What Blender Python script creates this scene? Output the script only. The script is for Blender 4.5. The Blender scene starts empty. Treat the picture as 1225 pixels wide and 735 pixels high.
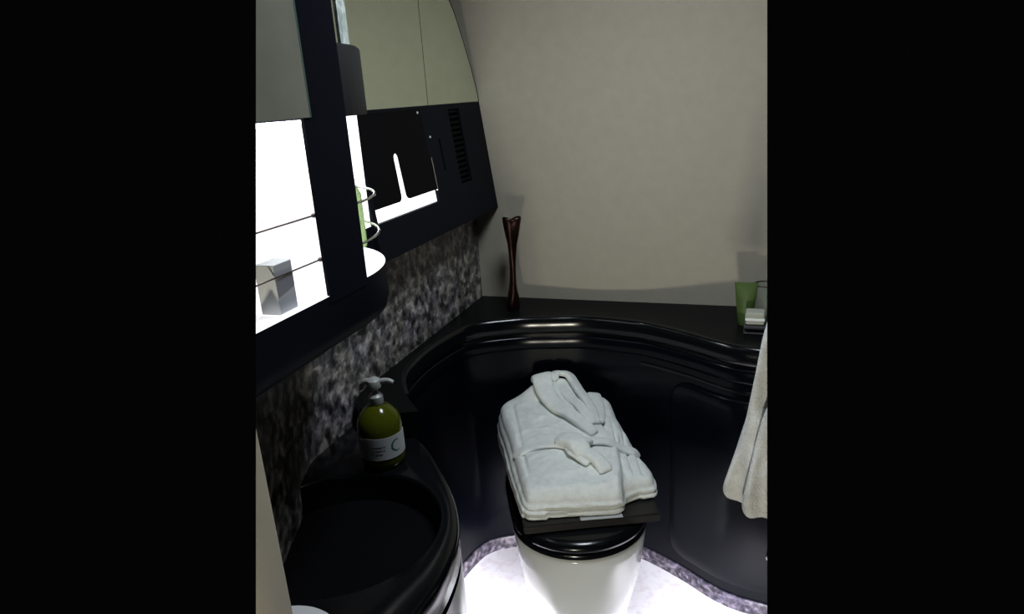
import bpy, bmesh, math, random
from mathutils import Vector, Matrix, noise
random.seed(4)
S = bpy.context.scene
C = S.collection
PI = math.pi

# ------------------------------------------------------------------ camera
EYE = Vector((0, 0, 1.54))
R = Matrix(((0.94297656, -0.04328068, 0.33003332), (0.32706327, 0.30469997, -0.89453203), (-0.06184519, 0.95146451, 0.30148045)))
cam = bpy.data.cameras.new('camera')
cam.sensor_width = 36; cam.lens = 36 * 800 / 1225; cam.clip_start = .02
co = bpy.data.objects.new('camera', cam); C.objects.link(co)
co.matrix_world = Matrix.Translation(EYE) @ R.to_4x4()
S.camera = co
# the photograph covers only part of the frame: surfaces are modelled as far as it shows them
CUTS = [(Vector((-.762, -.625, .166)), 1), (Vector((.999, -.014, .050)), 1)]

def exact_cuts():
    out = []
    for px, s in ((306.2, 1), (917.8, -1)):
        a = R @ Vector((px - 612.5, 367.5, -800)); b = R @ Vector((px - 612.5, -367.5, -800))
        n = a.cross(b).normalized()
        mid = R @ Vector((0, 0, -1))
        if n.dot(mid) > 0: n = -n
        out.append(n)
    return out
CUTS = exact_cuts()

# ------------------------------------------------------------------ materials
def mat(name, col=(.5, .5, .5), rough=.5, metal=0, emit=None, es=0, trans=0, spec=.5, coat=0, ior=1.45, alpha=1):
    m = bpy.data.materials.new(name); m.use_nodes = True
    b = m.node_tree.nodes['Principled BSDF']
    b.inputs['Base Color'].default_value = (*col, 1)
    b.inputs['Roughness'].default_value = rough
    b.inputs['Metallic'].default_value = metal
    b.inputs['Specular IOR Level'].default_value = spec
    b.inputs['Transmission Weight'].default_value = trans
    b.inputs['Coat Weight'].default_value = coat
    b.inputs['IOR'].default_value = ior
    b.inputs['Alpha'].default_value = alpha
    if emit:
        b.inputs['Emission Color'].default_value = (*emit, 1); b.inputs['Emission Strength'].default_value = es
    return m

def noise_col(m, c1, c2, scale=20, detail=6, lo=.35, hi=.65, vor=False, bump=0, bscale=None, rough=None, lac=2):
    nt = m.node_tree; N = nt.nodes; L = nt.links; b = N['Principled BSDF']
    tc = N.new('ShaderNodeTexCoord')
    n = N.new('ShaderNodeTexNoise'); n.inputs['Scale'].default_value = scale; n.inputs['Detail'].default_value = detail
    L.new(tc.outputs['Object'], n.inputs['Vector'])
    r = N.new('ShaderNodeValToRGB')
    r.color_ramp.elements[0].position = lo; r.color_ramp.elements[0].color = (*c1, 1)
    r.color_ramp.elements[1].position = hi; r.color_ramp.elements[1].color = (*c2, 1)
    L.new(n.outputs['Fac'], r.inputs['Fac']); L.new(r.outputs['Color'], b.inputs['Base Color'])
    if bump:
        n2 = N.new('ShaderNodeTexNoise'); n2.inputs['Scale'].default_value = bscale or scale; n2.inputs['Detail'].default_value = 4
        L.new(tc.outputs['Object'], n2.inputs['Vector'])
        bp = N.new('ShaderNodeBump'); bp.inputs['Strength'].default_value = bump; bp.inputs['Distance'].default_value = .004
        L.new(n2.outputs['Fac'], bp.inputs['Height']); L.new(bp.outputs['Normal'], b.inputs['Normal'])
    return m

M = {}
M['wall'] = noise_col(mat('painted_wall', (.55, .53, .45), .7), (.38, .350, .283), (.405, .373, .302), 25, 5, .3, .7, bump=.08, bscale=160)
M['jamb'] = noise_col(mat('cream_paint', (.6, .5, .4), .6), (.86, .76, .56), (.90, .79, .58), 18, 3)
M['black'] = mat('black_lacquer', (.0035, .004, .005), .18, spec=.45)
M['ledgetop'] = mat('black_satin_top', (.005, .006, .006), .32, spec=.04)
M['panel'] = mat('black_satin_panel', (.002, .0025, .0045), .2, spec=.2)
M['cab'] = mat('navy_black_lacquer', (.0065, .0075, .012), .42, spec=.03)
M['block'] = mat('charcoal_lacquer', (.020, .020, .022), .5, spec=.15)
M['louvre'] = mat('dark_louvre', (.0035, .004, .006), .5, spec=.03)
M['void'] = mat('dark_opening', (.002, .002, .003), .8, spec=.1)
M['glossglass'] = mat('black_glass', (.0045, .0045, .0055), .12, spec=.02)
M['graypaint'] = noise_col(mat('grey_green_door_paint', (.1, .1, .08), .55), (.17, .175, .135), (.20, .205, .16), 12, 3)
M['mirror'] = mat('mirror_glass', (.76, .84, .70), .03, metal=1)
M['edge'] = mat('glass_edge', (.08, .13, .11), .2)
M['lightpanel'] = mat('backlit_panel', (.9, .9, .92), .5, emit=(1, .985, 1), es=1.7)
M['nicheglow'] = mat('glowing_niche_lining', (.9, .9, .92), .5, emit=(1, .985, 1), es=.75)  # shelf and divider glow by themselves, niche light put into the material
M['strip'] = mat('niche_ceiling_light', (.9, .9, .9), .5, emit=(1, .985, 1), es=9)
M['chrome'] = mat('chrome_wire', (.75, .75, .75), .2, metal=1)
M['wire'] = mat('dark_steel_wire', (.16, .13, .12), .35, metal=1)
M['whiteplastic'] = mat('white_plastic', (.8, .8, .8), .35)
M['ceramic'] = mat('white_glazed_ceramic', (.84, .87, .87), .12, coat=.5)
M['terry'] = noise_col(mat('terry_cloth', (.8, .8, .8), .95, spec=.1), (.80, .82, .81), (.90, .91, .90), 90, 5, bump=.9, bscale=330)
M['robe'] = noise_col(mat('robe_terry', (.8, .8, .8), .95, spec=.1), (.80, .84, .81), (.88, .91, .87), 60, 5, bump=.7, bscale=380)
M['tray'] = noise_col(mat('dark_brown_tray', (.016, .014, .013), .5), (.008, .0072, .0065), (.012, .011, .010), 40, 3)
M['bronze'] = noise_col(mat('brown_bronze', (.12, .05, .035), .3, metal=.8), (.022, .011, .009), (.06, .030, .022), 30, 4)
M['soap'] = mat('olive_liquid_soap', (.085, .10, .006), .12, trans=.35, ior=1.36)
M['clear'] = mat('clear_plastic', (.55, .6, .5), .1, trans=.85, ior=1.3)
M['pump'] = mat('clear_grey_pump_plastic', (.42, .44, .42), .3, trans=.2)
M['label'] = mat('white_paper_label', (.42, .44, .44), .6)
M['ink'] = mat('grey_ink', (.14, .15, .16), .6)
M['greenink'] = mat('green_ink', (.02, .10, .06), .5)
M['greentube'] = noise_col(mat('green_tube_plastic', (.10, .17, .04), .4), (.055, .10, .024), (.08, .13, .034), 20, 2)
M['cream'] = mat('cream_soap_paper', (.42, .43, .36), .6)
M['greycard'] = mat('grey_card', (.055, .055, .06), .5)
M['greystripe'] = mat('grey_stripe_ink', (.22, .22, .25), .5)
M['boxwhite'] = mat('white_carton', (.85, .88, .88), .5)
M['boxgrey'] = mat('pale_grey_carton', (.42, .43, .47), .5)
M['palegreen'] = mat('green_bottle_liquid', (.45, .62, .28), .25, trans=.5)
M['glass'] = mat('clear_glass', (.8, .85, .8), .05, trans=.95, ior=1.4)
M['reflmottle'] = noise_col(mat('painted_reflection', (.4, .5, .5), .3), (.35, .45, .40), (.95, 1, 1), 60, 5, .40, .68)  # pale green mottle painted as a bright reflection in the mirror

# granite: mottled grey with violet and ochre flecks
def granite(name, dark, mid, light, scale, rough=.35):
    m = mat(name, mid, rough); nt = m.node_tree; N = nt.nodes; L = nt.links; b = N['Principled BSDF']
    tc = N.new('ShaderNodeTexCoord')
    v = N.new('ShaderNodeTexVoronoi'); v.inputs['Scale'].default_value = scale
    n = N.new('ShaderNodeTexNoise'); n.inputs['Scale'].default_value = scale * .8; n.inputs['Detail'].default_value = 8
    n3 = N.new('ShaderNodeTexNoise'); n3.inputs['Scale'].default_value = scale * .17; n3.inputs['Detail'].default_value = 2
    for q in (v, n, n3): L.new(tc.outputs['Object'], q.inputs['Vector'])
    r = N.new('ShaderNodeValToRGB'); e = r.color_ramp.elements
    e[0].position = .36; e[0].color = (*dark, 1); e[1].position = .66; e[1].color = (*light, 1)
    k = e.new(.5); k.color = (*mid, 1)
    L.new(n.outputs['Fac'], r.inputs['Fac'])
    sx = N.new('ShaderNodeSeparateColor'); L.new(v.outputs['Color'], sx.inputs[0])
    mul = N.new('ShaderNodeMix'); mul.data_type = 'RGBA'; mul.blend_type = 'MULTIPLY'; mul.inputs[0].default_value = .75
    rr = N.new('ShaderNodeValToRGB'); rr.color_ramp.elements[0].color = (.18, .18, .2, 1); rr.color_ramp.elements[1].color = (1.5, 1.5, 1.5, 1)
    L.new(sx.outputs[0], rr.inputs['Fac'])
    L.new(r.outputs['Color'], mul.inputs[6]); L.new(rr.outputs['Color'], mul.inputs[7])
    tint = N.new('ShaderNodeMix'); tint.data_type = 'RGBA'; tint.blend_type = 'MULTIPLY'; tint.inputs[0].default_value = .25
    r3 = N.new('ShaderNodeValToRGB'); r3.color_ramp.elements[0].position = .4; r3.color_ramp.elements[1].position = .6
    r3.color_ramp.elements[0].color = (.85, .85, 1.2, 1); r3.color_ramp.elements[1].color = (1.1, 1.08, .8, 1)
    L.new(n3.outputs['Fac'], r3.inputs['Fac']); L.new(mul.outputs[2], tint.inputs[6]); L.new(r3.outputs['Color'], tint.inputs[7])
    L.new(tint.outputs[2], b.inputs['Base Color'])
    return m
M['granite'] = granite('mottled_granite', (.03, .029, .03), (.18, .17, .168), (.47, .44, .41), 50)
M['base'] = granite('violet_speckled_stone', (.035, .03, .04), (.085, .075, .10), (.20, .17, .20), 70)
M['floor'] = noise_col(mat('pale_floor', (.85, .8, .85), .45), (.86, .80, .84), (.95, .93, .96), 45, 5, .36, .5)

# ------------------------------------------------------------------ helpers
def obj(name, bm, m, parent=None, clip=True, smooth=True, origin=None, ang=35):
    """bm is in world coordinates; links it as one mesh object"""
    bmesh.ops.recalc_face_normals(bm, faces=bm.faces)
    if clip:
        for n in CUTS:
            if any((v.co - EYE).dot(n) > 0 for v in bm.verts):
                g = bmesh.ops.bisect_plane(bm, geom=bm.verts[:] + bm.edges[:] + bm.faces[:], plane_co=EYE, plane_no=n, clear_outer=True)
                ed = [e for e in g['geom_cut'] if isinstance(e, bmesh.types.BMEdge) and e.is_boundary]
                if ed:
                    try: bmesh.ops.edgenet_fill(bm, edges=ed)
                    except Exception: pass
    me = bpy.data.meshes.new(name)
    if origin is None:
        if parent is not None: origin = Vector((0, 0, 0))
        else:
            vs = [v.co for v in bm.verts]
            if vs: origin = Vector((sum(v.x for v in vs) / len(vs), sum(v.y for v in vs) / len(vs), min(v.z for v in vs)))
            else: origin = Vector((0, 0, 0))
    base = Vector(origin)
    wbase = Vector((0, 0, 0))
    p = parent
    while p is not None: wbase += p.location; p = p.parent
    if parent is not None: base = wbase
    bmesh.ops.translate(bm, verts=bm.verts, vec=-base)
    bm.to_mesh(me); bm.free()
    if smooth and len(me.polygons):
        me.polygons.foreach_set('use_smooth', [True] * len(me.polygons))
        try: me.set_sharp_from_angle(angle=math.radians(ang))
        except Exception: pass
    o = bpy.data.objects.new(name, me); C.objects.link(o)
    me.materials.append(m if not isinstance(m, str) else M[m])
    if parent is not None: o.parent = parent
    else: o.location = base
    return o

def thing(name, label, cat, loc, group=None):
    o = bpy.data.objects.new(name, None); C.objects.link(o); o.location = loc
    o.empty_display_size = .05
    o['label'] = label; o['category'] = cat
    if group: o['group'] = group
    return o

def tag(o, label, cat, group=None):
    o['label'] = label; o['category'] = cat
    if group: o['group'] = group
    return o

def struct(name, bm, m, label=None, **k):
    o = obj(name, bm, m, **k); o['kind'] = 'structure'
    if label: o['label'] = label
    return o

def box(bm, lo, hi, bev=0, seg=2):
    g = bmesh.ops.create_cube(bm, size=1)
    c = [(a + b) / 2 for a, b in zip(lo, hi)]; d = [b - a for a, b in zip(lo, hi)]
    for v in g['verts']: v.co = Vector((v.co.x * d[0] + c[0], v.co.y * d[1] + c[1], v.co.z * d[2] + c[2]))
    if bev:
        ed = list({e for v in g['verts'] for e in v.link_edges})
        bmesh.ops.bevel(bm, geom=ed, offset=bev, segments=seg, affect='EDGES', profile=.5)
    return bm

def B(lo, hi, bev=0, seg=2): return box(bmesh.new(), lo, hi, bev, seg)

def rings(bm, rs, closed=True, cap0=True, cap1=True):
    """loft a list of rings of equal length"""
    L = [[bm.verts.new(p) for p in r] for r in rs]
    n = len(L[0])
    for a, b in zip(L, L[1:]):
        for i in range(n if closed else n - 1):
            j = (i + 1) % n
            bm.faces.new((a[i], a[j], b[j], b[i]))
    if cap0: bm.faces.new(L[0][::-1])
    if cap1: bm.faces.new(L[-1])
    return L

def lathe(bm, prof, c, n=40, lean=(0, 0), sx=1, sy=1, twist=0, lobe=0, lobes=2):
    rs = []
    z0 = prof[0][1]; z1 = prof[-1][1]
    for r, z in prof:
        t = (z - z0) / max(1e-6, z1 - z0)
        ring = []
        for i in range(n):
            a = 2 * PI * i / n
            rr = r * (1 + lobe * t * math.cos(lobes * (a + twist * t)))
            ring.append(Vector((c[0] + lean[0] * t + sx * rr * math.cos(a), c[1] + lean[1] * t + sy * rr * math.sin(a), z)))
        rs.append(ring)
    rings(bm, rs)
    return bm

def tube(bm, pts, r, n=10, rfun=None):
    pts = [Vector(p) for p in pts]
    rs = []; up = Vector((0, 0, 1))
    for i, p in enumerate(pts):
        d = (pts[min(i + 1, len(pts) - 1)] - pts[max(i - 1, 0)]).normalized()
        u = d.cross(up)
        if u.length < .1: u = d.cross(Vector((1, 0, 0)))
        u.normalize(); w = u.cross(d)
        q = rfun(i / (len(pts) - 1)) if rfun else r
        rs.append([p + q * (math.cos(2 * PI * k / n) * u + math.sin(2 * PI * k / n) * w) for k in range(n)])
    rings(bm, rs)
    return bm

def spline(P, per=10):
    P = [Vector(p) for p in P]; out = []
    for i in range(len(P) - 1):
        a = P[max(i - 1, 0)]; b = P[i]; c = P[i + 1]; d = P[min(i + 2, len(P) - 1)]
        for k in range(per):
            t = k / per
            out.append(.5 * ((2 * b) + (c - a) * t + (2 * a - 5 * b + 4 * c - d) * t * t + (3 * b - a - 3 * c + d) * t ** 3))
    out.append(P[-1]); return out

def prism(bm, pts, h0, h1, f):
    """extrude the 2-D polygon pts between heights h0 and h1; f(u, v, h) -> world"""
    a = [bm.verts.new(f(u, v, h0)) for u, v in pts]; b = [bm.verts.new(f(u, v, h1)) for u, v in pts]
    n = len(pts)
    for i in range(n): bm.faces.new((a[i], a[(i + 1) % n], b[(i + 1) % n], b[i]))
    bm.faces.new(a[::-1]); bm.faces.new(b)
    return bm

def resample(poly, n):
    poly = [Vector(p) for p in poly]
    seg = [(poly[(i + 1) % len(poly)] - poly[i]).length for i in range(len(poly))]
    tot = sum(seg); out = []; i = 0; acc = 0
    for k in range(n):
        t = tot * k / n
        while acc + seg[i] < t: acc += seg[i]; i += 1
        out.append(poly[i].lerp(poly[(i + 1) % len(poly)], (t - acc) / seg[i]))
    return out

def smooth_poly(poly, n=160, it=6):
    p = resample(poly, n)
    for _ in range(it): p = [(p[i - 1] + p[i] * 2 + p[(i + 1) % n]) / 4 for i in range(n)]
    return p

def inset(poly, c, d):
    c = Vector(c); out = []
    for p in poly:
        v = p - c; l = v.length
        out.append(c + v * max(0, (l - d)) / l)
    return out

def loft_plan(bm, poly, c, levels):
    """levels: list of (inset, z) for a plan outline"""
    rs = []
    for d, z in levels:
        rs.append([Vector((q.x, q.y, z)) for q in inset(poly, c, d)])
    rings(bm, rs); return bm

def pillow(bm, poly, c, thick, f, r=None, n_in=10, amp=0, fs=20, seed=0, both=True):
    """soft slab: outline poly in (u, v), f(u, v, h) -> world"""
    r = r or thick / 2; c = Vector(c); m = len(poly); rs = []
    def H(p, d):
        h = thick / 2 * math.sqrt(max(0, 1 - (1 - min(d / r, 1)) ** 2))
        return h + (amp * noise.noise(Vector((p.x * fs, p.y * fs, seed))) * min(1, d / r) if amp else 0)
    S_ = [.02] + [1 - (1 - k / n_in) ** 1.0 for k in range(1, n_in)] + [.93, .97, .99, 1]
    S_ = sorted(set(S_))
    for s in S_:
        ring = []
        for p in poly:
            q = c + (p - c) * s; d = (p - c).length * (1 - s)
            ring.append(f(q.x, q.y, H(q, d)))
        rs.append(ring)
    for s in S_[::-1][1:]:
        ring = []
        for p in poly:
            q = c + (p - c) * s; d = (p - c).length * (1 - s)
            ring.append(f(q.x, q.y, -H(q, d) if both else 0))
        rs.append(ring)
    rings(bm, rs); return bm

# ------------------------------------------------------------------ room shell
# curved front of the fitted joinery in plan (left wall -> behind the toilet -> right cupboard)
FRONT = spline([(-.700, 1.235), (-.775, 1.315), (-.845, 1.43), (-.868, 1.56), (-.862, 1.70), (-.822, 1.835), (-.70, 1.912), (-.58, 1.946), (-.47, 1.966), (-.34, 1.950), (-.27, 1.930), (-.16, 1.872), (-.03, 1.792), (.10, 1.765), (.30, 1.76)], 12)
FRONT = [Vector((p.x, p.y)) for p in FRONT]
_len = [0]
for a, b in zip(FRONT, FRONT[1:]): _len.append(_len[-1] + (b - a).length)
def front_at(s, off=0):
    s = max(0, min(s, _len[-1] - 1e-6)); i = 0
    while _len[i + 1] < s: i += 1
    t = (s - _len[i]) / (_len[i + 1] - _len[i]); p = FRONT[i].lerp(FRONT[i + 1], t)
    a = FRONT[max(i - 1, 0)]; b = FRONT[min(i + 2, len(FRONT) - 1)]; d = (b - a).normalized()
    return p + Vector((d.y, -d.x)) * off
def s_of(x, lo=.6):
    best = min((abs(front_at(k * .005).x - x), k * .005) for k in range(int(lo / .005), int(_len[-1] / .005)))
    return best[1]
def sweep(bm, prof, s0=0, s1=None, step=.012):
    """closed profile (off, z) swept along the curved front"""
    s1 = s1 or _len[-1]; n = max(2, int((s1 - s0) / step)); rs = []
    for k in range(n + 1):
        s = s0 + (s1 - s0) * k / n
        rs.append([Vector((*front_at(s, o), z)) for o, z in prof])
    rings(bm, rs); return bm

bm = B((-1.6, 2.129, -.01), (1.2, 2.23, 2.3)); struct('wall_back', bm, 'wall', 'plain beige painted wall behind the black ledge')
bm = B((-1.12, -.2, -.01), (-1.002, 2.129, 2.3)); struct('wall_left', bm, 'wall', 'beige side wall behind the mirror cabinets')
bm = bmesh.new(); prism(bm, [(-1.3, 1.0), (.6, 1.0), (.6, 2.14), (-1.3, 2.14)], -.03, 0, lambda u, v, h: Vector((u, v, h)))
struct('floor', bm, 'floor', 'pale speckled floor lit bright around the toilet')
# granite splashback, its near end turning towards the room
gp = [(-.896, 2.129), (-.896, 1.30), (-.897, 1.18), (-.889, 1.085), (-.868, 1.02), (-.828, .925), (-.79, .83), (-.70, .62), (-.60, .40)]
gi = spline([(*p, 0) for p in gp], 6); gpoly = [(p.x, p.y) for p in gi] + [(-1.0, .40), (-1.0, 2.128)]
bm = bmesh.new(); prism(bm, gpoly, .70, 1.24, lambda u, v, h: Vector((u, v, h)))
struct('trim_1', bm, 'granite', 'mottled grey granite splashback below the mirror cabinet', ang=20)
bm = bmesh.new(); sweep(bm, [(-.03, 0), (.009, 0), (.009, .040), (.005, .046), (-.03, .046)])
struct('baseboard_back', bm, 'base', 'violet speckled stone skirting around the curved joinery')
bm = bmesh.new(); sweep(bm, [(-.04, .04), (0, .04), (0, .80), (-.04, .80)])
struct('wall_recess', bm, 'panel', 'curved black lacquered lower wall behind the toilet')
# near left corner: cream jamb
bm = B((-1.0, .40, 0), (-.445, .467, 2.3), .003); struct('wall_left_near', bm, 'jamb', 'cream painted wall edge at the near left')

# ------------------------------------------------------------------ black ledge behind the toilet
ledge = thing('ledge', 'glossy black ledge with a curved lip running along the back wall', 'shelf', (-.5, 2.05, .80))
poly = [(p.x, p.y) for p in FRONT] + [(.30, 2.128), (-.895, 2.128), (-.895, 1.30), (-.88, 1.25), (-.84, 1.215), (-.78, 1.205)]
bm = bmesh.new(); prism(bm, poly, .80, .86, lambda u, v, h: Vector((u, v, h))); obj('ledge_top', bm, 'ledgetop', ledge)
bm = bmesh.new(); sweep(bm, [(-.002, .8606), (.003, .860), (.008, .857), (.012, .850), (.014, .840), (.0145, .828), (.0135, .816), (.010, .807), (.005, .803), (-.002, .802)], s0=.11)
obj('lip', bm, 'black', ledge, ang=60)
bm = bmesh.new(); sweep(bm, [(-.002, .792), (.003, .790), (.005, .784), (.006, .770), (.0055, .756), (.003, .748), (-.002, .746)], s0=.11)
obj('lower_band', bm, 'panel', ledge, ang=60)
bm = bmesh.new(); sweep(bm, [(-.002, .728), (.003, .727), (.004, .722), (.003, .717), (-.002, .716)], s0=s_of(-.30))
obj('bead', bm, 'black', ledge, ang=60)

# raised fields of the curved lower wall
def field(name, s0, s1, z0, z1, rad, parent, off=.012, m='panel', label=None):
    pts = []
    for cx, cz, a0 in ((s1 - rad, z1 - rad, 0), (s0 + rad, z1 - rad, 90), (s0 + rad, z0 + rad, 180), (s1 - rad, z0 + rad, 270)):
        for k in range(9):
            a = math.radians(a0 + k * 11.25); pts.append(Vector((cx + rad * math.cos(a), cz + rad * math.sin(a))))
    poly = resample(pts, 220); cc = Vector(((s0 + s1) / 2, (z0 + z1) / 2))
    def f(u, v, h): q = front_at(u, h); return Vector((q.x, q.y, v))
    rs = []
    for sc, h in ((.02, off), (.2, off), (.4, off), (.6, off), (.75, off), (.88, off)): rs.append([f(*(cc + (p - cc) * sc), h) for p in poly])
    for d, h in ((.008, off), (.004, off * .85), (.001, off * .5), (0, 0), (0, -.004)):
        rs.append([f(*q, h) for q in inset(poly, cc, d)])
    bm = bmesh.new(); rings(bm, rs); o = obj(name, bm, m, parent, ang=50)
    return o
sd = s_of(-.200)
door = thing('cupboard_door', 'curved black cupboard door right of the toilet, below the ledge', 'door', (.05, 1.78, .09))
field('door_leaf', sd, _len[-1] - .01, .085, .70, .06, door)
bm = bmesh.new(); k = front_at(s_of(.095), 0)
lathe(bm, [(.001, 0), (.006, .001), (.006, .012), (.012, .014), (.013, .020), (.009, .026), (.001, .027)], (0, 0), 24)
bm.transform(Matrix.Translation((k.x, k.y - .004, .225)) @ Matrix.Rotation(PI / 2, 4, 'X')); obj('knob', bm, 'chrome', door)

# ------------------------------------------------------------------ vanity
VT = .80
vo = [(-.893, .44), (-.45, .44), (-.447, .60), (-.450, .717), (-.447, .805), (-.467, .911), (-.513, 1.006), (-.585, 1.10), (-.66, 1.185), (-.72, 1.235), (-.785, 1.30), (-.893, 1.30)]
vo2 = [Vector(p) for p in vo]
def densify(p, k=8):
    out = []
    for i in range(1, 11):
        pass
    sp = spline([(*q, 0) for q in p[1:11]], k)
    return [Vector(p[0])] + [Vector((q.x, q.y)) for q in sp] + [Vector(p[11])]
vpoly = resample(densify(vo), 240)
bc = Vector((-.690, .880)); br = .183
van = thing('vanity', 'black rounded vanity unit with an oval basin against the granite', 'vanity', (-.67, .9, 0))
def ray_out(poly, c, a):
    d = Vector((math.cos(a), math.sin(a))); best = None
    for i in range(len(poly)):
        p = poly[i] - c; q = poly[(i + 1) % len(poly)] - c; e = q - p
        den = d.x * e.y - d.y * e.x
        if abs(den) < 1e-9: continue
        t = (p.x * e.y - p.y * e.x) / den; u = (p.x * d.y - p.y * d.x) / den
        if t > 0 and -1e-6 <= u <= 1 + 1e-6 and (best is None or t > best): best = t
    return c + d * best
NA = 160; angs = [2 * PI * k / NA for k in range(NA)]
outer = [ray_out(vpoly, bc, a) for a in angs]
def cir(r, z, c=bc, sx=1, sy=1): return [Vector((c.x + r * sx * math.cos(a), c.y + r * sy * math.sin(a), z)) for a in angs]
def outr(d, z): return [Vector((*(bc + (q - bc) * (1 - d / (q - bc).length)), z)) for q in outer]
bm = bmesh.new()
rings(bm, [cir(br, VT - .03), cir(br, VT - .008), cir(br + .002, VT - .003), cir(br + .007, VT), outr(.012, VT), outr(.005, VT - .002), outr(.001, VT - .007), outr(0, VT - .012), outr(0, VT - .058), outr(.004, VT - .062), outr(.02, VT - .062), cir(br + .01, VT - .062), cir(br + .004, VT - .045), cir(br, VT - .03)], cap0=False, cap1=False)
bmesh.ops.remove_doubles(bm, verts=bm.verts, dist=1e-6)
obj('countertop', bm, 'black', van, ang=50)
bm = bmesh.new()
rings(bm, [cir(br - .001, VT - .02), cir(br - .006, VT - .06), cir(br - .018, VT - .10), cir(br - .045, VT - .135), cir(br - .085, VT - .155), cir(.03, VT - .165), cir(.022, VT - .165),
           cir(.022, VT - .175), cir(.04, VT - .175), cir(br - .08, VT - .163), cir(br - .036, VT - .143), cir(br - .01, VT - .105), cir(br + .002, VT - .06), cir(br + .003, VT - .02)], cap0=False, cap1=False)
bs = obj('basin', bm, 'black', van, ang=60)
bm = bmesh.new(); lathe(bm, [(.0215, VT - .174), (.0215, VT - .166), (.018, VT - .163), (.001, VT - .161)], bc, 30); obj('drain', bm, 'chrome', bs)
bm = bmesh.new()
lathe(bm, [(.001, 0), (.013, 0), (.013, .003), (.010, .005), (.001, .005)], (0, 0), 24, sy=.55)
bm.transform(Matrix.Translation((bc.x - .125, bc.y + .093, VT - .098)) @ Matrix.Rotation(math.radians(-35), 4, 'Z') @ Matrix.Rotation(math.radians(62), 4, 'Y')); obj('highlight_disc', bm, 'chrome', bs)  # chrome disc added to give the dull highlight inside the basin
bm = bmesh.new(); rings(bm, [outr(.012, VT - .062), outr(.012, VT - .075)]); obj('shadow_gap', bm, 'void', van)
bm = bmesh.new(); rings(bm, [outr(.001, VT - .075), outr(.001, .30), outr(.02, .10), outr(.06, .02)]); obj('cabinet_body', bm, 'black', van, ang=50)

# white rounded dish at the near edge
bm = bmesh.new()
lathe(bm, [(.001, .801), (.055, .801), (.075, .808), (.088, .822), (.092, .834), (.088, .840), (.07, .843), (.001, .844)], (-.583, .563), 48)
tag(obj('dish', bm, 'whiteplastic'), 'rounded white lid cut off at the near edge of the black vanity', 'lid')

# grey plates on the ledge end
pl_ = [(-.727, 1.215), (-.690, 1.197), (-.700, 1.293), (-.737, 1.335)]
bm = bmesh.new(); prism(bm, [(-.728, 1.222), (-.692, 1.199), (-.705, 1.283), (-.739, 1.318)], .8602, .8625, lambda u, v, h: Vector((u, v, h)))
bm.free()

# ------------------------------------------------------------------ soap bottle
bx, by = -.727, 1.108
bot = thing('soap_bottle', 'olive green pump soap bottle with white label on the vanity', 'bottle', (bx, by, VT))
bm = bmesh.new()
lathe(bm, [(.001, VT + .001), (.038, VT + .001), (.044, VT + .004), (.0465, VT + .012), (.0475, VT + .04), (.0475, VT + .088), (.046, VT + .100), (.041, VT + .113), (.032, VT + .125), (.022, VT + .134), (.015, VT + .138), (.001, VT + .139)], (bx, by), 56)
body = obj('body', bm, 'soap', bot, ang=60)
bm = bmesh.new(); lathe(bm, [(.001, .938), (.0145, .938), (.0155, .940), (.0155, .956), (.012, .960), (.0065, .962), (.006, .975), (.001, .975)], (bx, by), 32); obj('collar', bm, 'pump', bot)
bm = bmesh.new(); lathe(bm, [(.001, .972), (.009, .972), (.014, .976), (.016, .984), (.014, .992), (.008, .997), (.001, .998)], (bx, by), 32)
tube(bm, spline([(bx, by, .985), (bx + .014, by + .004, .989), (bx + .030, by + .008, .990), (bx + .040, by + .010, .985)], 6), .005, 12, rfun=lambda t: .0065 - .002 * t)
tube(bm, spline([(bx, by, .988), (bx - .016, by - .002, .989), (bx - .026, by - .003, .982), (bx - .030, by - .003, .970)], 6), .005, 12, rfun=lambda t: .007 - .002 * t)
obj('pump_head', bm, 'pump', bot)
bm = bmesh.new(); tube(bm, [(bx, by, .94), (bx + .002, by, .87), (bx + .006, by, .81)], .0028, 8); obj('dip_tube', bm, 'clear', body)
def arcsheet(bm, c, r, a0, a1, z0, z1, th=.0006, n=40):
    rs = []
    for k in range(n + 1):
        a = math.radians(a0 + (a1 - a0) * k / n)
        d = Vector((math.cos(a), math.sin(a), 0)); cc = Vector((c[0], c[1], 0))
        rs.append([cc + d * r + Vector((0, 0, z0)), cc + d * (r + th) + Vector((0, 0, z0)), cc + d * (r + th) + Vector((0, 0, z1)), cc + d * r + Vector((0, 0, z1))])
    rings(bm, rs); return bm
bm = arcsheet(bmesh.new(), (bx, by), .0477, -175, 25, VT + .028, VT + .078); lab = obj('label', bm, 'label', bot)
# printed marks: a green crescent and short grey lines of lettering
bm = bmesh.new(); rs = []
for k in range(25):
    t = math.radians(60 + 240 * k / 24); w = .0018 * math.sin(PI * k / 24) + .0005; R_ = .0125
    def on(du, dz):
        a = math.radians(-18) + du / .0485; return Vector((bx + .0485 * math.cos(a), by + .0485 * math.sin(a), VT + .055 + dz))
    rs.append([on((R_ - w) * math.cos(t), (R_ - w) * math.sin(t)), on((R_ + w) * math.cos(t), (R_ + w) * math.sin(t)), on((R_ + w) * math.cos(t), (R_ + w) * math.sin(t)) + Vector((0, 0, .0002))])
rings(bm, rs); obj('crescent_mark', bm, 'greenink', lab)
bm = bmesh.new(); random.seed(3)
for row, (a0, a1) in enumerate(((-95, -50), (-105, -55), (-88, -58))):
    a = a0
    while a < a1:
        w = random.uniform(3, 8); zz = VT + .058 - row * .008
        arcsheet(bm, (bx, by), .0484, a, a + w, zz, zz + .0026, .0003, 4); a += w + 2
obj('lettering', bm, 'ink', lab)

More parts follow.
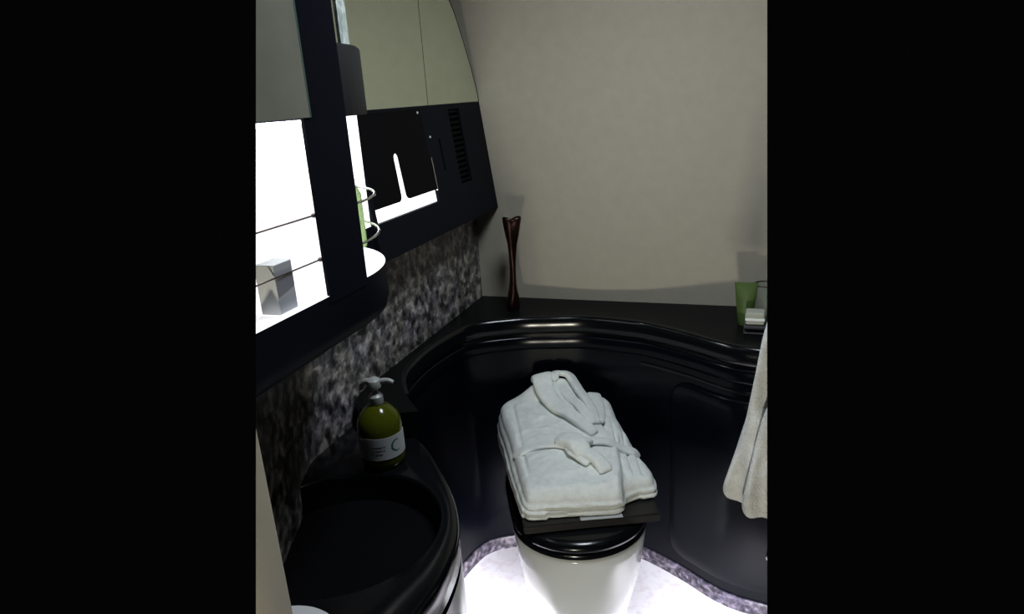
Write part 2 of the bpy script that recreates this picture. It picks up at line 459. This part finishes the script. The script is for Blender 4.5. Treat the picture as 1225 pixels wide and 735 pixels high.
# ------------------------------------------------------------------ toilet, turned towards the room
U = Vector((.891, .454, 0)); V = Vector((-.454, .891, 0)); O = Vector((-.333, 1.389, 0))
def T(u, v, z): return O + U * u + V * v + Vector((0, 0, z))
toi = thing('toilet', 'white ceramic toilet with a glossy black seat and lid', 'toilet', (O.x, O.y, 0))
def dring(a, vf, vb, z, n=72, sq=2.3):
    out = []
    b = a * .95; vc = vf + b
    for k in range(n):
        t = 2 * PI * k / n; c_, s_ = math.cos(t), math.sin(t)
        if s_ <= 0: u = a * c_; v = vc + b * s_
        else:
            u = a * math.copysign(abs(c_) ** (2 / 4.), c_); v = vc + (vb - vc) * abs(s_) ** (2 / 4.)
        out.append(T(u, v, z))
    return out
bm = bmesh.new()
rings(bm, [dring(.125, .085, .50, .001), dring(.130, .080, .50, .01), dring(.133, .075, .50, .06), dring(.140, .062, .50, .12), dring(.152, .042, .50, .18), dring(.166, .022, .50, .25), dring(.176, .010, .50, .32), dring(.181, .004, .50, .37), dring(.182, .003, .50, .395), dring(.179, .006, .49, .402), dring(.172, .014, .48, .405)])
obj('bowl', bm, 'ceramic', toi, ang=60)
bm = bmesh.new(); rings(bm, [dring(.178, .008, .49, .405), dring(.185, 0, .49, .408), dring(.186, -.001, .49, .420), dring(.182, .003, .49, .425)]); obj('seat', bm, 'black', toi, ang=60)
bm = bmesh.new(); rings(bm, [dring(.181, .004, .49, .4265), dring(.187, -.002, .49, .430), dring(.187, -.002, .49, .440), dring(.181, .004, .485, .450), dring(.165, .022, .47, .4545), dring(.12, .07, .42, .456), dring(.04, .16, .34, .4565)]); obj('lid', bm, 'black', toi, ang=60)
for uu in (-.08, .08): bm = bmesh.new(); tube(bm, [T(uu - .02, .500, .436), T(uu + .02, .500, .436)], .010, 14); obj('hinge', bm, 'black', toi)

# tray on the lid
def TR(u, v, z):
    a = math.radians(-3.5); return T(u * math.cos(a) - v * math.sin(a), u * math.sin(a) + v * math.cos(a), z)
bm = bmesh.new(); tw_ = [(-.172, .058), (.186, .058), (.186, .466), (-.176, .466)]
prism(bm, tw_, .4575, .482, lambda u, v, h: TR(u, v, h))
bmesh.ops.bevel(bm, geom=bm.edges[:], offset=.003, segments=2, affect='EDGES')
tag(obj('tray', bm, 'tray', smooth=False), 'flat dark brown tray on the toilet lid, under the folded bathrobe', 'tray')

# ------------------------------------------------------------------ folded bathrobe
O = O + V * .014
robe = thing('bathrobe', 'folded white terry bathrobe with a tied belt on the tray', 'bathrobe', T(0, .05, .481))
out_ = [(-.150, .082), (-.10, .072), (0, .058), (.078, .048), (.100, .058), (.108, .086), (.15, .100), (.195, .104), (.205, .125), (.203, .16), (.190, .22), (.182, .30), (.176, .38), (.180, .46), (.170, .488),
        (.10, .50), (.05, .535), (-.02, .54), (-.07, .545), (-.115, .545), (-.150, .535), (-.168, .51), (-.168, .45), (-.160, .36), (-.158, .26), (-.157, .17), (-.156, .11)]
rp = smooth_poly([Vector(p) for p in out_], 300, 5); rc = Vector((.0, .30))
def sdist(p, a, b):
    a = Vector(a); b = Vector(b); ab = b - a; t = max(0, min(1, (p - a).dot(ab) / ab.length_squared)); q = a + ab * t
    side = (p - q).dot(Vector((ab.y, -ab.x)).normalized())
    return (p - q).length, side, t
def rid(p, a, b, w, h, fade=True):
    d, s, t = sdist(p, a, b); f = 1
    if fade: f = min(1, 4 * t + .3, 4 * (1 - t) + .3)
    return h * f * math.exp(-(d / w) ** 2)
def sstep(x): x = max(0, min(1, x)); return x * x * (3 - 2 * x)
def top_h(p):
    u, v = p.x, p.y
    h = .556 + .066 * sstep((v - .02) / .60)
    h += .016 * sstep((u + .17) / .14) * sstep((.20 - u) / .14) * sstep((v - .05) / .1)          # crown across the width
    # raised collar mound with the neck hollow
    d1 = sdist(p, (-.030, .545), (.060, .530))[0]; h += .038 * math.exp(-(d1 / .050) ** 2)
    d2 = sdist(p, (.000, .50), (.072, .33))[0]; h += .018 * math.exp(-(d2 / .05) ** 2)
    d3 = sdist(p, (.040, .478), (.060, .425))[0]; h -= .013 * math.exp(-(d3 / .012) ** 2)
    # front overlap: left panel laid over the right one
    e = u - (.083 + .25 * (v - .01)); 
    h -= .013 * sstep((e + .003) / .008) * sstep((.30 - v) / .05)
    h += .004 * math.exp(-((e + .012) / .006) ** 2) * sstep((.28 - v) / .05)
    # dip at the belt
    h -= .006 * math.exp(-((v - (.255 - .12 * u)) / .022) ** 2)
    # fold lines on the right sleeve and the left sleeve
    for k, a in enumerate((.125, .150, .175)): h -= .009 * math.exp(-((u - a - .12 * (v - .15)) / .0035) ** 2) * sstep((.36 - v) / .1) * sstep((v - .10) / .05)
    h -= rid(p, (-.135, .16), (-.128, .50), .006, .008) + rid(p, (.115, .30), (.135, .47), .006, .012)
    # soft wrinkles radiating from the knot
    for a, b, w, hh in (((-.10, .31), (.02, .27), .008, .005), ((-.11, .35), (.02, .30), .010, .005), ((-.12, .29), (-.02, .255), .006, .004), ((-.10, .20), (-.01, .23), .007, .003),
                        ((-.12, .225), (-.04, .232), .006, .004), ((.0, .16), (-.01, .06), .012, .002), ((.04, .19), (.05, .05), .01, .0025), ((-.10, .42), (-.02, .36), .014, .005)):
        h += rid(p, a, b, w, hh)
    h += .006 * noise.noise(Vector((u * 16, v * 30, 3))) + .0015 * noise.noise(Vector((u * 60, v * 60, 7)))
    return h
def robe_h(u, v): return top_h(Vector((u, v)))
bm = bmesh.new(); rs = []
NS = 70; r_ = .030
for k in range(NS + 1):
    s = .004 + .996 * (1 - (1 - k / NS) ** 1.35)
    ring = []
    for p in rp:
        q = rc + (p - rc) * s; d = (p - rc).length * (1 - s)
        H = top_h(q); zz = H - r_ + r_ * math.sqrt(max(0, 1 - (1 - min(d / r_, 1)) ** 2))
        ring.append(T(q.x, q.y, zz))
    rs.append(ring)
NJ = 22
for j in range(1, NJ + 1):
    f = j / NJ; ring = []
    for p in rp:
        H = top_h(p) - r_; z = H + (.484 - H) * f
        lay = 2 if p.x > -.05 and p.y < .13 else 3
        o = .006 * abs(math.sin(PI * lay * f)) - .004 * f * (1 if p.y < .1 else -1.2) + .002 * noise.noise(Vector((p.x * 30, p.y * 30, f * 6)))
        if p.x < -.10: o += .010 * sstep(f * 2)
        q = rc + (p - rc) * (1 + o / (p - rc).length)
        ring.append(T(q.x, q.y, z))
    rs.append(ring)
rings(bm, rs); obj('body', bm, 'robe', robe, ang=180)

def ribbon(bm, pts, wfun, tfun, nrm=None, n=28, per=12, amp=.001, tilt=None):
    """soft flat band through 3-D points (u, v, z)"""
    P = spline(pts, per); rs = []
    for i, p in enumerate(P):
        t = i / (len(P) - 1)
        d = (P[min(i + 1, len(P) - 1)] - P[max(i - 1, 0)]).normalized()
        up = Vector(nrm(t)) if nrm else Vector((0, 0, 1))
        side = d.cross(up).normalized(); up2 = side.cross(d).normalized()
        if tilt: 
            a = tilt(t); side, up2 = side * math.cos(a) + up2 * math.sin(a), up2 * math.cos(a) - side * math.sin(a)
        w = wfun(t); th = tfun(t); ring = []
        for k in range(n):
            a = 2 * PI * k / n
            x = math.copysign(abs(math.cos(a)) ** .55, math.cos(a)) * w; y = math.copysign(abs(math.sin(a)) ** .75, math.sin(a)) * th
            q = p + side * x + up2 * y
            q += up2 * amp * noise.noise(Vector((q.x * 60, q.y * 60, q.z * 60)))
            ring.append(T(q.x, q.y, q.z))
        rs.append(ring)
    rings(bm, rs); return bm
def ends(t, e=.12, m=.35): return m + (1 - m) * math.sqrt(max(0, 1 - (1 - min(1, t / e, (1 - t) / e)) ** 2))
hz = lambda u, v, d=0: (u, v, robe_h(u, v) + d)
# shawl collar: broad left lapel over the right one, standing up round the neck
bm = bmesh.new()
ribbon(bm, [hz(-.020, .556, -.02), hz(-.024, .530, .006), hz(-.024, .480, .008), hz(-.006, .412, .008), hz(.030, .345, .008), hz(.080, .272, .003)],
       lambda t: (.038 - .021 * t) * ends(t, .1, .7), lambda t: .011 * ends(t), tilt=lambda t: -.16)
ribbon(bm, [hz(.132, .498, -.006), hz(.130, .440, .008), hz(.122, .385, .008), hz(.104, .315, .005)],
       lambda t: (.024 - .008 * t) * ends(t, .1, .6), lambda t: .008 * ends(t), tilt=lambda t: .2)
col = obj('collar', bm, 'robe', robe, ang=180)
bm = bmesh.new()
ribbon(bm, [hz(.004, .510, -.004), hz(.016, .528, .006), hz(.038, .533, .007), hz(.062, .516, .008), hz(.080, .476, .009), hz(.092, .425, .010), hz(.096, .365, .009), hz(.092, .305, .006)],
       lambda t: .0215 * ends(t, .14, .6) * (1 - .3 * t), lambda t: .009 * ends(t), tilt=lambda t: .35)
ribbon(bm, [hz(.030, .490, .000), hz(.046, .440, .012), hz(.062, .380, .012), hz(.082, .300, .006)],
       lambda t: .015 * ends(t, .15, .5), lambda t: .007 * ends(t), tilt=lambda t: -.3)
obj('collar_roll', bm, 'robe', robe, ang=180)
# belt
bm = bmesh.new()
ribbon(bm, [hz(-.152, .262, -.022), hz(-.138, .268, .002), hz(-.10, .272, .004), hz(-.05, .258, .006), hz(-.01, .232, .010), hz(.016, .215, .012)],
       lambda t: .020 * ends(t, .08, .6) * (1 - .15 * t), lambda t: .006 * ends(t), tilt=lambda t: .05)
ribbon(bm, [hz(.020, .228, .012), hz(.060, .243, .010), hz(.105, .240, .006), hz(.150, .232, .006), hz(.176, .222, -.002), hz(.188, .214, -.02)],
       lambda t: .018 * ends(t, .08, .6), lambda t: .006 * ends(t))
belt = obj('belt', bm, 'robe', robe, ang=180)
bm = bmesh.new()
ribbon(bm, [hz(-.030, .262, .012), hz(-.008, .240, .026), hz(.012, .205, .028), hz(.022, .172, .014)], lambda t: .029 * ends(t, .3, .55), lambda t: .016 * ends(t, .3))
ribbon(bm, [hz(-.020, .215, .010), hz(.008, .212, .022), hz(.040, .222, .020), hz(.052, .238, .008)], lambda t: .017 * ends(t, .3, .45), lambda t: .009 * ends(t, .3))
obj('knot', bm, 'robe', belt, ang=180)
bm = bmesh.new()
ribbon(bm, [hz(.014, .196, .016), hz(.034, .172, .018), hz(.052, .150, .012), hz(.064, .130, .007), hz(.070, .116, .004)], lambda t: (.018 + .004 * t) * ends(t, .15, .6), lambda t: .011 * ends(t, .2))
ribbon(bm, [hz(-.012, .205, .014), hz(.002, .182, .014), hz(.018, .160, .010), hz(.030, .146, .006)], lambda t: .014 * ends(t, .2, .5), lambda t: .006 * ends(t, .2))
obj('belt_end', bm, 'robe', belt, ang=180)
O = O - V * .014
# paper slip under the front hem
bm = bmesh.new(); prism(bm, [(-.020, .062), (.090, .052), (.092, .085), (-.018, .095)], .4822, .4838, lambda u, v, h: T(u, v, h))
tag(obj('paper_slip', bm, 'label'), 'thin white paper slip under the front hem of the bathrobe', 'paper')

# ------------------------------------------------------------------ bronze vase on the ledge
fx, fy = -.728, 1.985
bm = bmesh.new()
prof = [(.001, .8605), (.015, .8605), (.017, .864), (.020, .885), (.0205, .905), (.017, .93), (.0125, .965), (.0105, 1.0), (.010, 1.04), (.0115, 1.08), (.015, 1.115), (.020, 1.145), (.0245, 1.17), (.0265, 1.19), (.0265, 1.20), (.023, 1.203), (.018, 1.19), (.011, 1.165), (.001, 1.15)]
prof = [(a * (1 if b < 1.1 else .9), .8605 + (b - .8605) * .885) for a, b in prof]
rs = []
for r, z in prof:
    t = (z - .86) / .34; ring = []
    for i in range(48):
        a = 2 * PI * i / 48; lob = .30 * t * t * math.cos(2 * a) + .13 * math.cos(2 * (a - 5.5 * t)) * (1 - t) + .08 * math.cos(2 * (a + 4 * t))
        rr = r * (1 + lob)
        zz = z + (.010 * abs(math.cos(a)) * min(1, r / .02) if z > 1.125 else 0)
        ring.append(Vector((fx + .016 * t + rr * math.cos(a + .5), fy + rr * .9 * math.sin(a + .5), zz)))
    rs.append(ring)
rings(bm, rs)
tag(obj('vase', bm, 'bronze', ang=80), 'slender brown bronze bud vase with flared top on the black ledge', 'vase')

# ------------------------------------------------------------------ toiletries on the right end of the ledge
tb = thing('lotion_tube', 'green lotion tube standing on its cap on the right end of ledge', 'tube', (-.006, 1.955, .861))
rs = []
for k in range(15):
    t = k / 14; z = .878 + .110 * t; w = .021 + .011 * t; d = .019 * (1 - t) ** .7 + .0012
    rs.append([Vector((-.002 + w * math.cos(2 * PI * i / 36), 1.955 + d * math.sin(2 * PI * i / 36), z)) for i in range(36)])
bm = bmesh.new(); rings(bm, rs); obj('body', bm, 'greentube', tb, ang=60)
bm = bmesh.new(); lathe(bm, [(.001, .861), (.019, .861), (.020, .863), (.020, .877), (.018, .879), (.001, .879)], (-.002, 1.955), 32); obj('cap', bm, 'greentube', tb)
bm = B((.000, 1.880, .885), (.050, 1.925, .921), .004); 
sb = thing('soap_box', 'small cream soap box on a slim tray beside the green tube', 'box', (.025, 1.9, .884))
obj('carton', bm, 'cream', sb, smooth=False)
bm = B((-.0008, 1.879, .897), (.0508, 1.926, .9045), .001); obj('band', bm, 'boxwhite', sb, smooth=False)
bm = B((-.004, 1.868, .8612), (.085, 1.932, .866), .002); box(bm, (-.004, 1.868, .8755), (.085, 1.932, .8835), .002)
for q in ((.0, 1.872), (.075, 1.872), (.0, 1.925), (.075, 1.925)): box(bm, (q[0], q[1], .865), (q[0] + .004, q[1] + .004, .877))
tag(obj('soap_stand', bm, 'greycard', smooth=False), 'slim grey two-tier stand under the cream soap box', 'stand')
gl = thing('tumbler', 'clear glass tumbler with a dark rim behind the soap box', 'glass', (.052, 1.975, .861))
bm = bmesh.new(); lathe(bm, [(.001, .861), (.027, .861), (.030, .866), (.033, .975), (.031, .975), (.028, .870), (.001, .868)], (.052, 1.985), 40); obj('cup', bm, 'glass', gl, ang=60)
bm = bmesh.new(); tube(bm, [(.052 + .032 * math.cos(2 * PI * k / 40), 1.985 + .032 * math.sin(2 * PI * k / 40), .976) for k in range(41)], .0018, 8); obj('rim', bm, 'wire', gl)

# ------------------------------------------------------------------ hanging towel at the right
tw = thing('hand_towel', 'white terry towel hanging in loose folds at the right edge', 'towel', (.06, 1.15, .77))
def wave(u, v, h, y0, s): return Vector((u, y0 - h - .006 * math.sin(u * 120 + v * 6 + s) - .004 * math.sin(v * 24 + s), v))
P1 = [(.20, 1.40), (.085, 1.40), (.060, 1.26), (.036, 1.14), (.029, 1.109), (.022, 1.053), (.009, .953), (-.007, .882), (-.023, .827), (-.028, .805), (-.025, .789), (-.013, .777), (.005, .771), (.03, .770), (.12, .768), (.20, .77)]
bm = bmesh.new(); pillow(bm, smooth_poly([Vector(p) for p in P1], 200, 2), (.11, .98), .026, lambda u, v, h: wave(u, v, h, 1.17, 0), .02, 30, amp=.004, fs=30)
obj('rear_fold', bm, 'terry', tw, ang=180)
P2 = [(.20, 1.40), (.10, 1.40), (.078, 1.22), (.056, 1.08), (.043, .993), (.035, .965), (.027, .922), (.016, .857), (.008, .803), (.008, .785), (.016, .773), (.03, .770), (.12, .775), (.20, .775)]
bm = bmesh.new(); pillow(bm, smooth_poly([Vector(p) for p in P2], 200, 2), (.13, .98), .026, lambda u, v, h: wave(u, v, h, 1.135, 1), .02, 30, amp=.004, fs=30, seed=5)
obj('front_fold', bm, 'terry', tw, ang=180)

# ------------------------------------------------------------------ near wall cabinet with lit niches
XF = -.59; PY = .92; RR = .235; ZB = 1.18; ZN = 1.27; ZT = 1.525; ZK = 1.631; ZTOP = 1.98
cabn = thing('wall_cabinet', 'projecting black wall cabinet with lit niches and a rounded end', 'cabinet', (-.75, .9, ZB))
arc = [(XF - RR + RR * math.cos(a), PY + RR * math.sin(a)) for a in [PI / 2 * k / 16 for k in range(17)]]
def plan(y0=.30, yend=1.36): return [(-.90, y0), (XF, y0), (XF, PY)] + arc[1:] + [(-.832, yend), (-.90, yend)]
pc = Vector((-.87, 1.0)); pp = resample([Vector(p) for p in plan()], 260)
bm = bmesh.new(); loft_plan(bm, pp, pc, [(.035, ZB), (.018, ZB + .003), (.006, ZB + .012), (0, ZB + .03), (0, ZN - .0006)]); obj('base', bm, 'cab', cabn, ang=50)
bm = bmesh.new(); loft_plan(bm, pp, pc, [(.0, ZN - .0005), (0, ZN)]); obj('shelf', bm, 'nicheglow', cabn)
bm = B((XF - .004, .813, ZN - .012), (XF + .001, PY, ZTOP)); obj('post', bm, 'cab', cabn)
bm = B((-.80, .862, ZN), (XF - .02, .885, ZT)); obj('divider', bm, 'nicheglow', cabn)
bm = B((-.835, .30, ZN), (-.815, .862, ZT)); obj('light_panel', bm, 'lightpanel', cabn)['label'] = 'glowing white back of the front niche'
bm = B((-.855, .885, ZN), (-.834, 1.345, ZT)); obj('light_panel', bm, 'lightpanel', cabn)['label'] = 'glowing white back of the rounded end niche'
bm = B((-.78, .32, ZT - .006), (-.605, .85, ZT - .001)); obj('light_strip', bm, 'strip', cabn)
# rounded block above the end niche
blk = [(-.90, .885), (XF, .885), (XF, PY)] + arc[1:] + [(-.90, PY + RR)]
bm = bmesh.new(); loft_plan(bm, resample([Vector(p) for p in blk], 200), Vector((-.80, .98)), [(.001, ZT), (0, ZT + .002), (0, ZK - .004), (.004, ZK)]); obj('end_block', bm, 'block', cabn, ang=50)
bm = B((-.90, .30, ZT), (XF - .03, .885, ZTOP)); obj('upper_box', bm, 'cab', cabn)
bm = B((XF - .020, .30, ZT + .003), (XF + .003, .826, ZTOP)); dr = obj('door', bm, 'graypaint', cabn)
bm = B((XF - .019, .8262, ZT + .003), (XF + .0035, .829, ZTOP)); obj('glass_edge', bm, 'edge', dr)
# curved strip on the block, its mottled colour standing for a mirror reflection
bm = bmesh.new(); arcsheet(bm, (XF - RR, PY), RR - .02, 12, 38, ZK, ZTOP, .005, 20); obj('reflection_strip', bm, 'reflmottle', cabn)
# chrome rails: straight wires in the front niche, looping round the end niche
for z in (1.325, 1.391):
    bm = bmesh.new(); tube(bm, [(XF - .010, .32, z), (XF - .010, .818, z)], .0013, 8); 
    lathe(bm, [(.0008, z - .0035), (.0035, z - .002), (.0035, z + .002), (.0008, z + .0035)], (XF - .010, .818), 12); obj('rail', bm, 'wire', cabn)
    pts = [(XF - .004, PY - .002, z)] + [(XF - RR + (RR - .004 + .0 * k) * math.cos(a) , PY + (RR - .004) * math.sin(a), z) for k, a in enumerate([PI / 2 * j / 12 for j in range(13)])] + [(-.826, 1.20, z), (-.830, 1.24, z)]
    bm = bmesh.new(); tube(bm, pts, .0022, 8); obj('curved_rail', bm, 'chrome', cabn)

# carton in the front niche
ct = thing('carton', 'white carton with grey striped side in the lit front niche', 'box', (-.622, .735, ZN + .001))
bm = B((-.633, .714, ZN + .001), (-.602, .754, ZN + .072), .001); obj('body', bm, 'boxwhite', ct, smooth=False)
bm = B((-.6021, .7155, ZN + .003), (-.6016, .7525, ZN + .071)); obj('side_panel', bm, 'boxgrey', ct)
bm = bmesh.new(); prism(bm, [(.7155, ZN + .026), (.7525, ZN + .034), (.7525, ZN + .056), (.7155, ZN + .048)], -.6017, -.6013, lambda u, v, h: Vector((h, u, v))); obj('stripe', bm, 'greystripe', ct)

# green bottle behind the end-niche rails
gb = thing('green_bottle', 'slim pale green bottle behind the wire rails of the end niche', 'bottle', (-.735, 1.13, ZN + .001))
bm = bmesh.new(); lathe(bm, [(.001, ZN + .001), (.017, ZN + .001), (.019, ZN + .005), (.019, ZN + .105), (.014, ZN + .116), (.008, ZN + .12), (.001, ZN + .12)], (-.735, 1.13), 32); obj('body', bm, 'palegreen', gb, ang=60)
bm = bmesh.new(); lathe(bm, [(.001, ZN + .12), (.010, ZN + .12), (.010, ZN + .136), (.001, ZN + .137)], (-.735, 1.13), 24); obj('cap', bm, 'cream', gb)
gb2 = thing('grey_vial', 'small grey vial right of the green bottle in the end niche', 'bottle', (-.752, 1.168, ZN + .001))
bm = bmesh.new(); lathe(bm, [(.001, ZN + .001), (.008, ZN + .001), (.009, ZN + .004), (.009, ZN + .070), (.006, ZN + .077), (.001, ZN + .078)], (-.752, 1.168), 24); obj('body', bm, 'boxgrey', gb2)
bm = bmesh.new(); lathe(bm, [(.001, ZN + .078), (.0065, ZN + .078), (.0065, ZN + .092), (.001, ZN + .093)], (-.752, 1.168), 24); obj('cap', bm, 'whiteplastic', gb2)

# ------------------------------------------------------------------ far mirror cabinet
mc = thing('mirror_cabinet', 'black cabinet below tall mirrors with a vent, beside the back wall', 'cabinet', (-.85, 1.75, ZB))
def px(z): return -.812 - .042 * (z - 1.18) / (1.526 - 1.18)      # leaning face
def strip(bm, y0, y1, z0, z1, d0, d1, nseg=1):
    """block following the leaning face, from depth d0 (outer) to d1 behind it"""
    pts = [(y0, z0), (y1, z0), (y1, z1), (y0, z1)]
    f = lambda y, z, d: Vector((px(z) - d, y, z))
    a = [bm.verts.new(f(y, z, d0)) for y, z in pts]; b = [bm.verts.new(f(y, z, d1)) for y, z in pts]
    for i in range(4): bm.faces.new((a[i], a[(i + 1) % 4], b[(i + 1) % 4], b[i]))
    bm.faces.new(a); bm.faces.new(b[::-1]); return bm
ya, yb, za, zb = 1.362, 1.705, 1.270, 1.520
bm = bmesh.new()
strip(bm, 1.345, 2.128, ZB, za, 0, .05); strip(bm, 1.345, 2.128, zb, 1.527, 0, .05)
strip(bm, 1.345, ya, za, zb, 0, .05)
strip(bm, yb, 1.772, za, zb, 0, .05); strip(bm, 1.784, 1.872, za, zb, 0, .05); strip(bm, 1.955, 2.128, za, zb, 0, .05)
strip(bm, 1.772, 1.784, za, 1.345, 0, .05); strip(bm, 1.772, 1.784, 1.435, zb, 0, .05)
strip(bm, 1.872, 1.955, za, 1.295, 0, .05); strip(bm, 1.872, 1.955, 1.512, zb, 0, .05)
obj('face_panel', bm, 'cab', mc, smooth=False)

bm = bmesh.new(); strip(bm, ya, yb, za, zb, .010, .014); obj('light_panel', bm, 'lightpanel', mc)['label'] = 'glowing white panel behind the dark glass'
def rc_(cx, cy, r, a0, a1, n=6): return [(cx + r * math.cos(math.radians(a0 + (a1 - a0) * k / n)), cy + r * math.sin(math.radians(a0 + (a1 - a0) * k / n))) for k in range(n + 1)]
g = [(ya, zb), (ya, 1.303)] + rc_(1.485, 1.318, .015, 270, 360) + rc_(1.514, 1.408, .012, 180, 0)[0:] + rc_(1.543, 1.318, .015, 180, 270) + [(yb - .004, 1.303), (yb - .004, zb)]
bm = bmesh.new(); a_ = [bm.verts.new((px(z) - .001, y, z)) for y, z in g]; b_ = [bm.verts.new((px(z) - .004, y, z)) for y, z in g]
for i in range(len(g)): bm.faces.new((a_[i], a_[(i + 1) % len(g)], b_[(i + 1) % len(g)], b_[i]))
bm.faces.new(a_); bm.faces.new(b_[::-1])
gc = obj('glass_cover', bm, 'glossglass', mc, smooth=False)
bm = bmesh.new(); strip(bm, yb - .002, yb + .0015, 1.30, 1.39, -.0008, .004); obj('edge_strip', bm, 'chrome', gc)
for (y, z) in ((1.676, 1.511), (1.722, 1.444)):
    bm = bmesh.new(); lathe(bm, [(.001, 0), (.0035, 0), (.003, .002), (.001, .0025)], (0, 0), 14); bm.transform(Matrix.Translation((px(z), y, z)) @ Matrix.Rotation(PI / 2, 4, 'Y')); obj('screw', bm, 'whiteplastic', mc)
bm = bmesh.new(); strip(bm, 1.772, 1.784, 1.345, 1.435, .015, .018); obj('slot', bm, 'void', mc)
bm = bmesh.new(); strip(bm, 1.872, 1.955, 1.295, 1.512, .012, .015); vb = obj('vent', bm, 'void', mc)
bm = bmesh.new()
for k in range(14):
    z = 1.300 + k * .0155; strip(bm, 1.872, 1.955, z, z + .007, .003, .008)
obj('louvre', bm, 'louvre', vb, smooth=False)
# mirrors
XM = -.854
bm = B((XM - .006, 1.16, ZT + .003), (XM, 1.7475, ZTOP)); m1 = obj('mirror', bm, 'mirror', mc, smooth=False); m1['label'] = 'wide rectangular mirror'
edge = spline([(2.127, 1.528, 0), (2.105, 1.583, 0), (2.065, 1.658, 0), (2.020, 1.729, 0), (1.982, 1.784, 0), (1.953, 1.815, 0), (1.88, 1.90, 0), (1.80, 1.98, 0)], 6)
bm = bmesh.new(); prism(bm, [(1.7505, ZT + .003)] + [(p.x, p.y) for p in edge] + [(1.7505, 1.98)], XM - .006, XM, lambda u, v, h: Vector((h, u, v)))
m2 = obj('mirror', bm, 'mirror', mc, smooth=False); m2['label'] = 'mirror with curved right edge'
bm = bmesh.new(); tube(bm, [(XM - .001, p.x + .001, p.y) for p in edge], .002, 8); obj('mirror_edging', bm, 'cab', mc)
bm = bmesh.new(); prism(bm, [(1.345, ZB + .002), (2.127, ZB + .002)] + [(p.x - .001, p.y) for p in edge] + [(1.345, 1.98)], -.998, XM - .014, lambda u, v, h: Vector((h, u, v))); obj('carcass', bm, 'cab', mc, smooth=False)
bm = B((XM - .006, 1.7475, ZT + .003), (XM - .003, 1.7505, ZTOP)); obj('mirror_joint', bm, 'cab', mc)

# ------------------------------------------------------------------ light
def area(name, loc, target, size, sy, power, col, spread=180):
    l = bpy.data.lights.new(name, 'AREA'); l.shape = 'RECTANGLE'; l.size = size; l.size_y = sy; l.energy = power; l.color = col; l.spread = math.radians(spread)
    o = bpy.data.objects.new(name, l); C.objects.link(o); o.location = loc
    o.rotation_euler = (Vector(target) - Vector(loc)).to_track_quat('-Z', 'Y').to_euler(); return o
area('low_lamp', (0, -1.2, .12), (-.35, 2.1, 1.3), .24, .14, 22.5, (1, .95, .80))
area('overhead_fill', (-.15, 1.15, 2.25), (-.30, 1.5, .5), .35, .35, 8.5, (.86, .93, 1), 140)  # unseen cool fill added overhead to brighten the robe and towel
area('toe_lamp', (-.47, 1.20, .20), (-.84, 1.72, 0), .12, .05, 1.9, (.93, .92, 1), 70)
area('toe_lamp', (.12, 1.25, .22), (-.13, 1.74, 0), .12, .05, 2.0, (.93, .92, 1), 75)
w = bpy.data.worlds.new('world'); S.world = w; w.use_nodes = True
w.node_tree.nodes['Background'].inputs[0].default_value = (.0012, .0012, .0012, 1)
S.view_settings.view_transform = 'Standard'; S.view_settings.look = 'None'; S.view_settings.gamma = 1; S.view_settings.exposure = 0
S.view_settings.use_curve_mapping = False
S.cycles.use_denoising = True
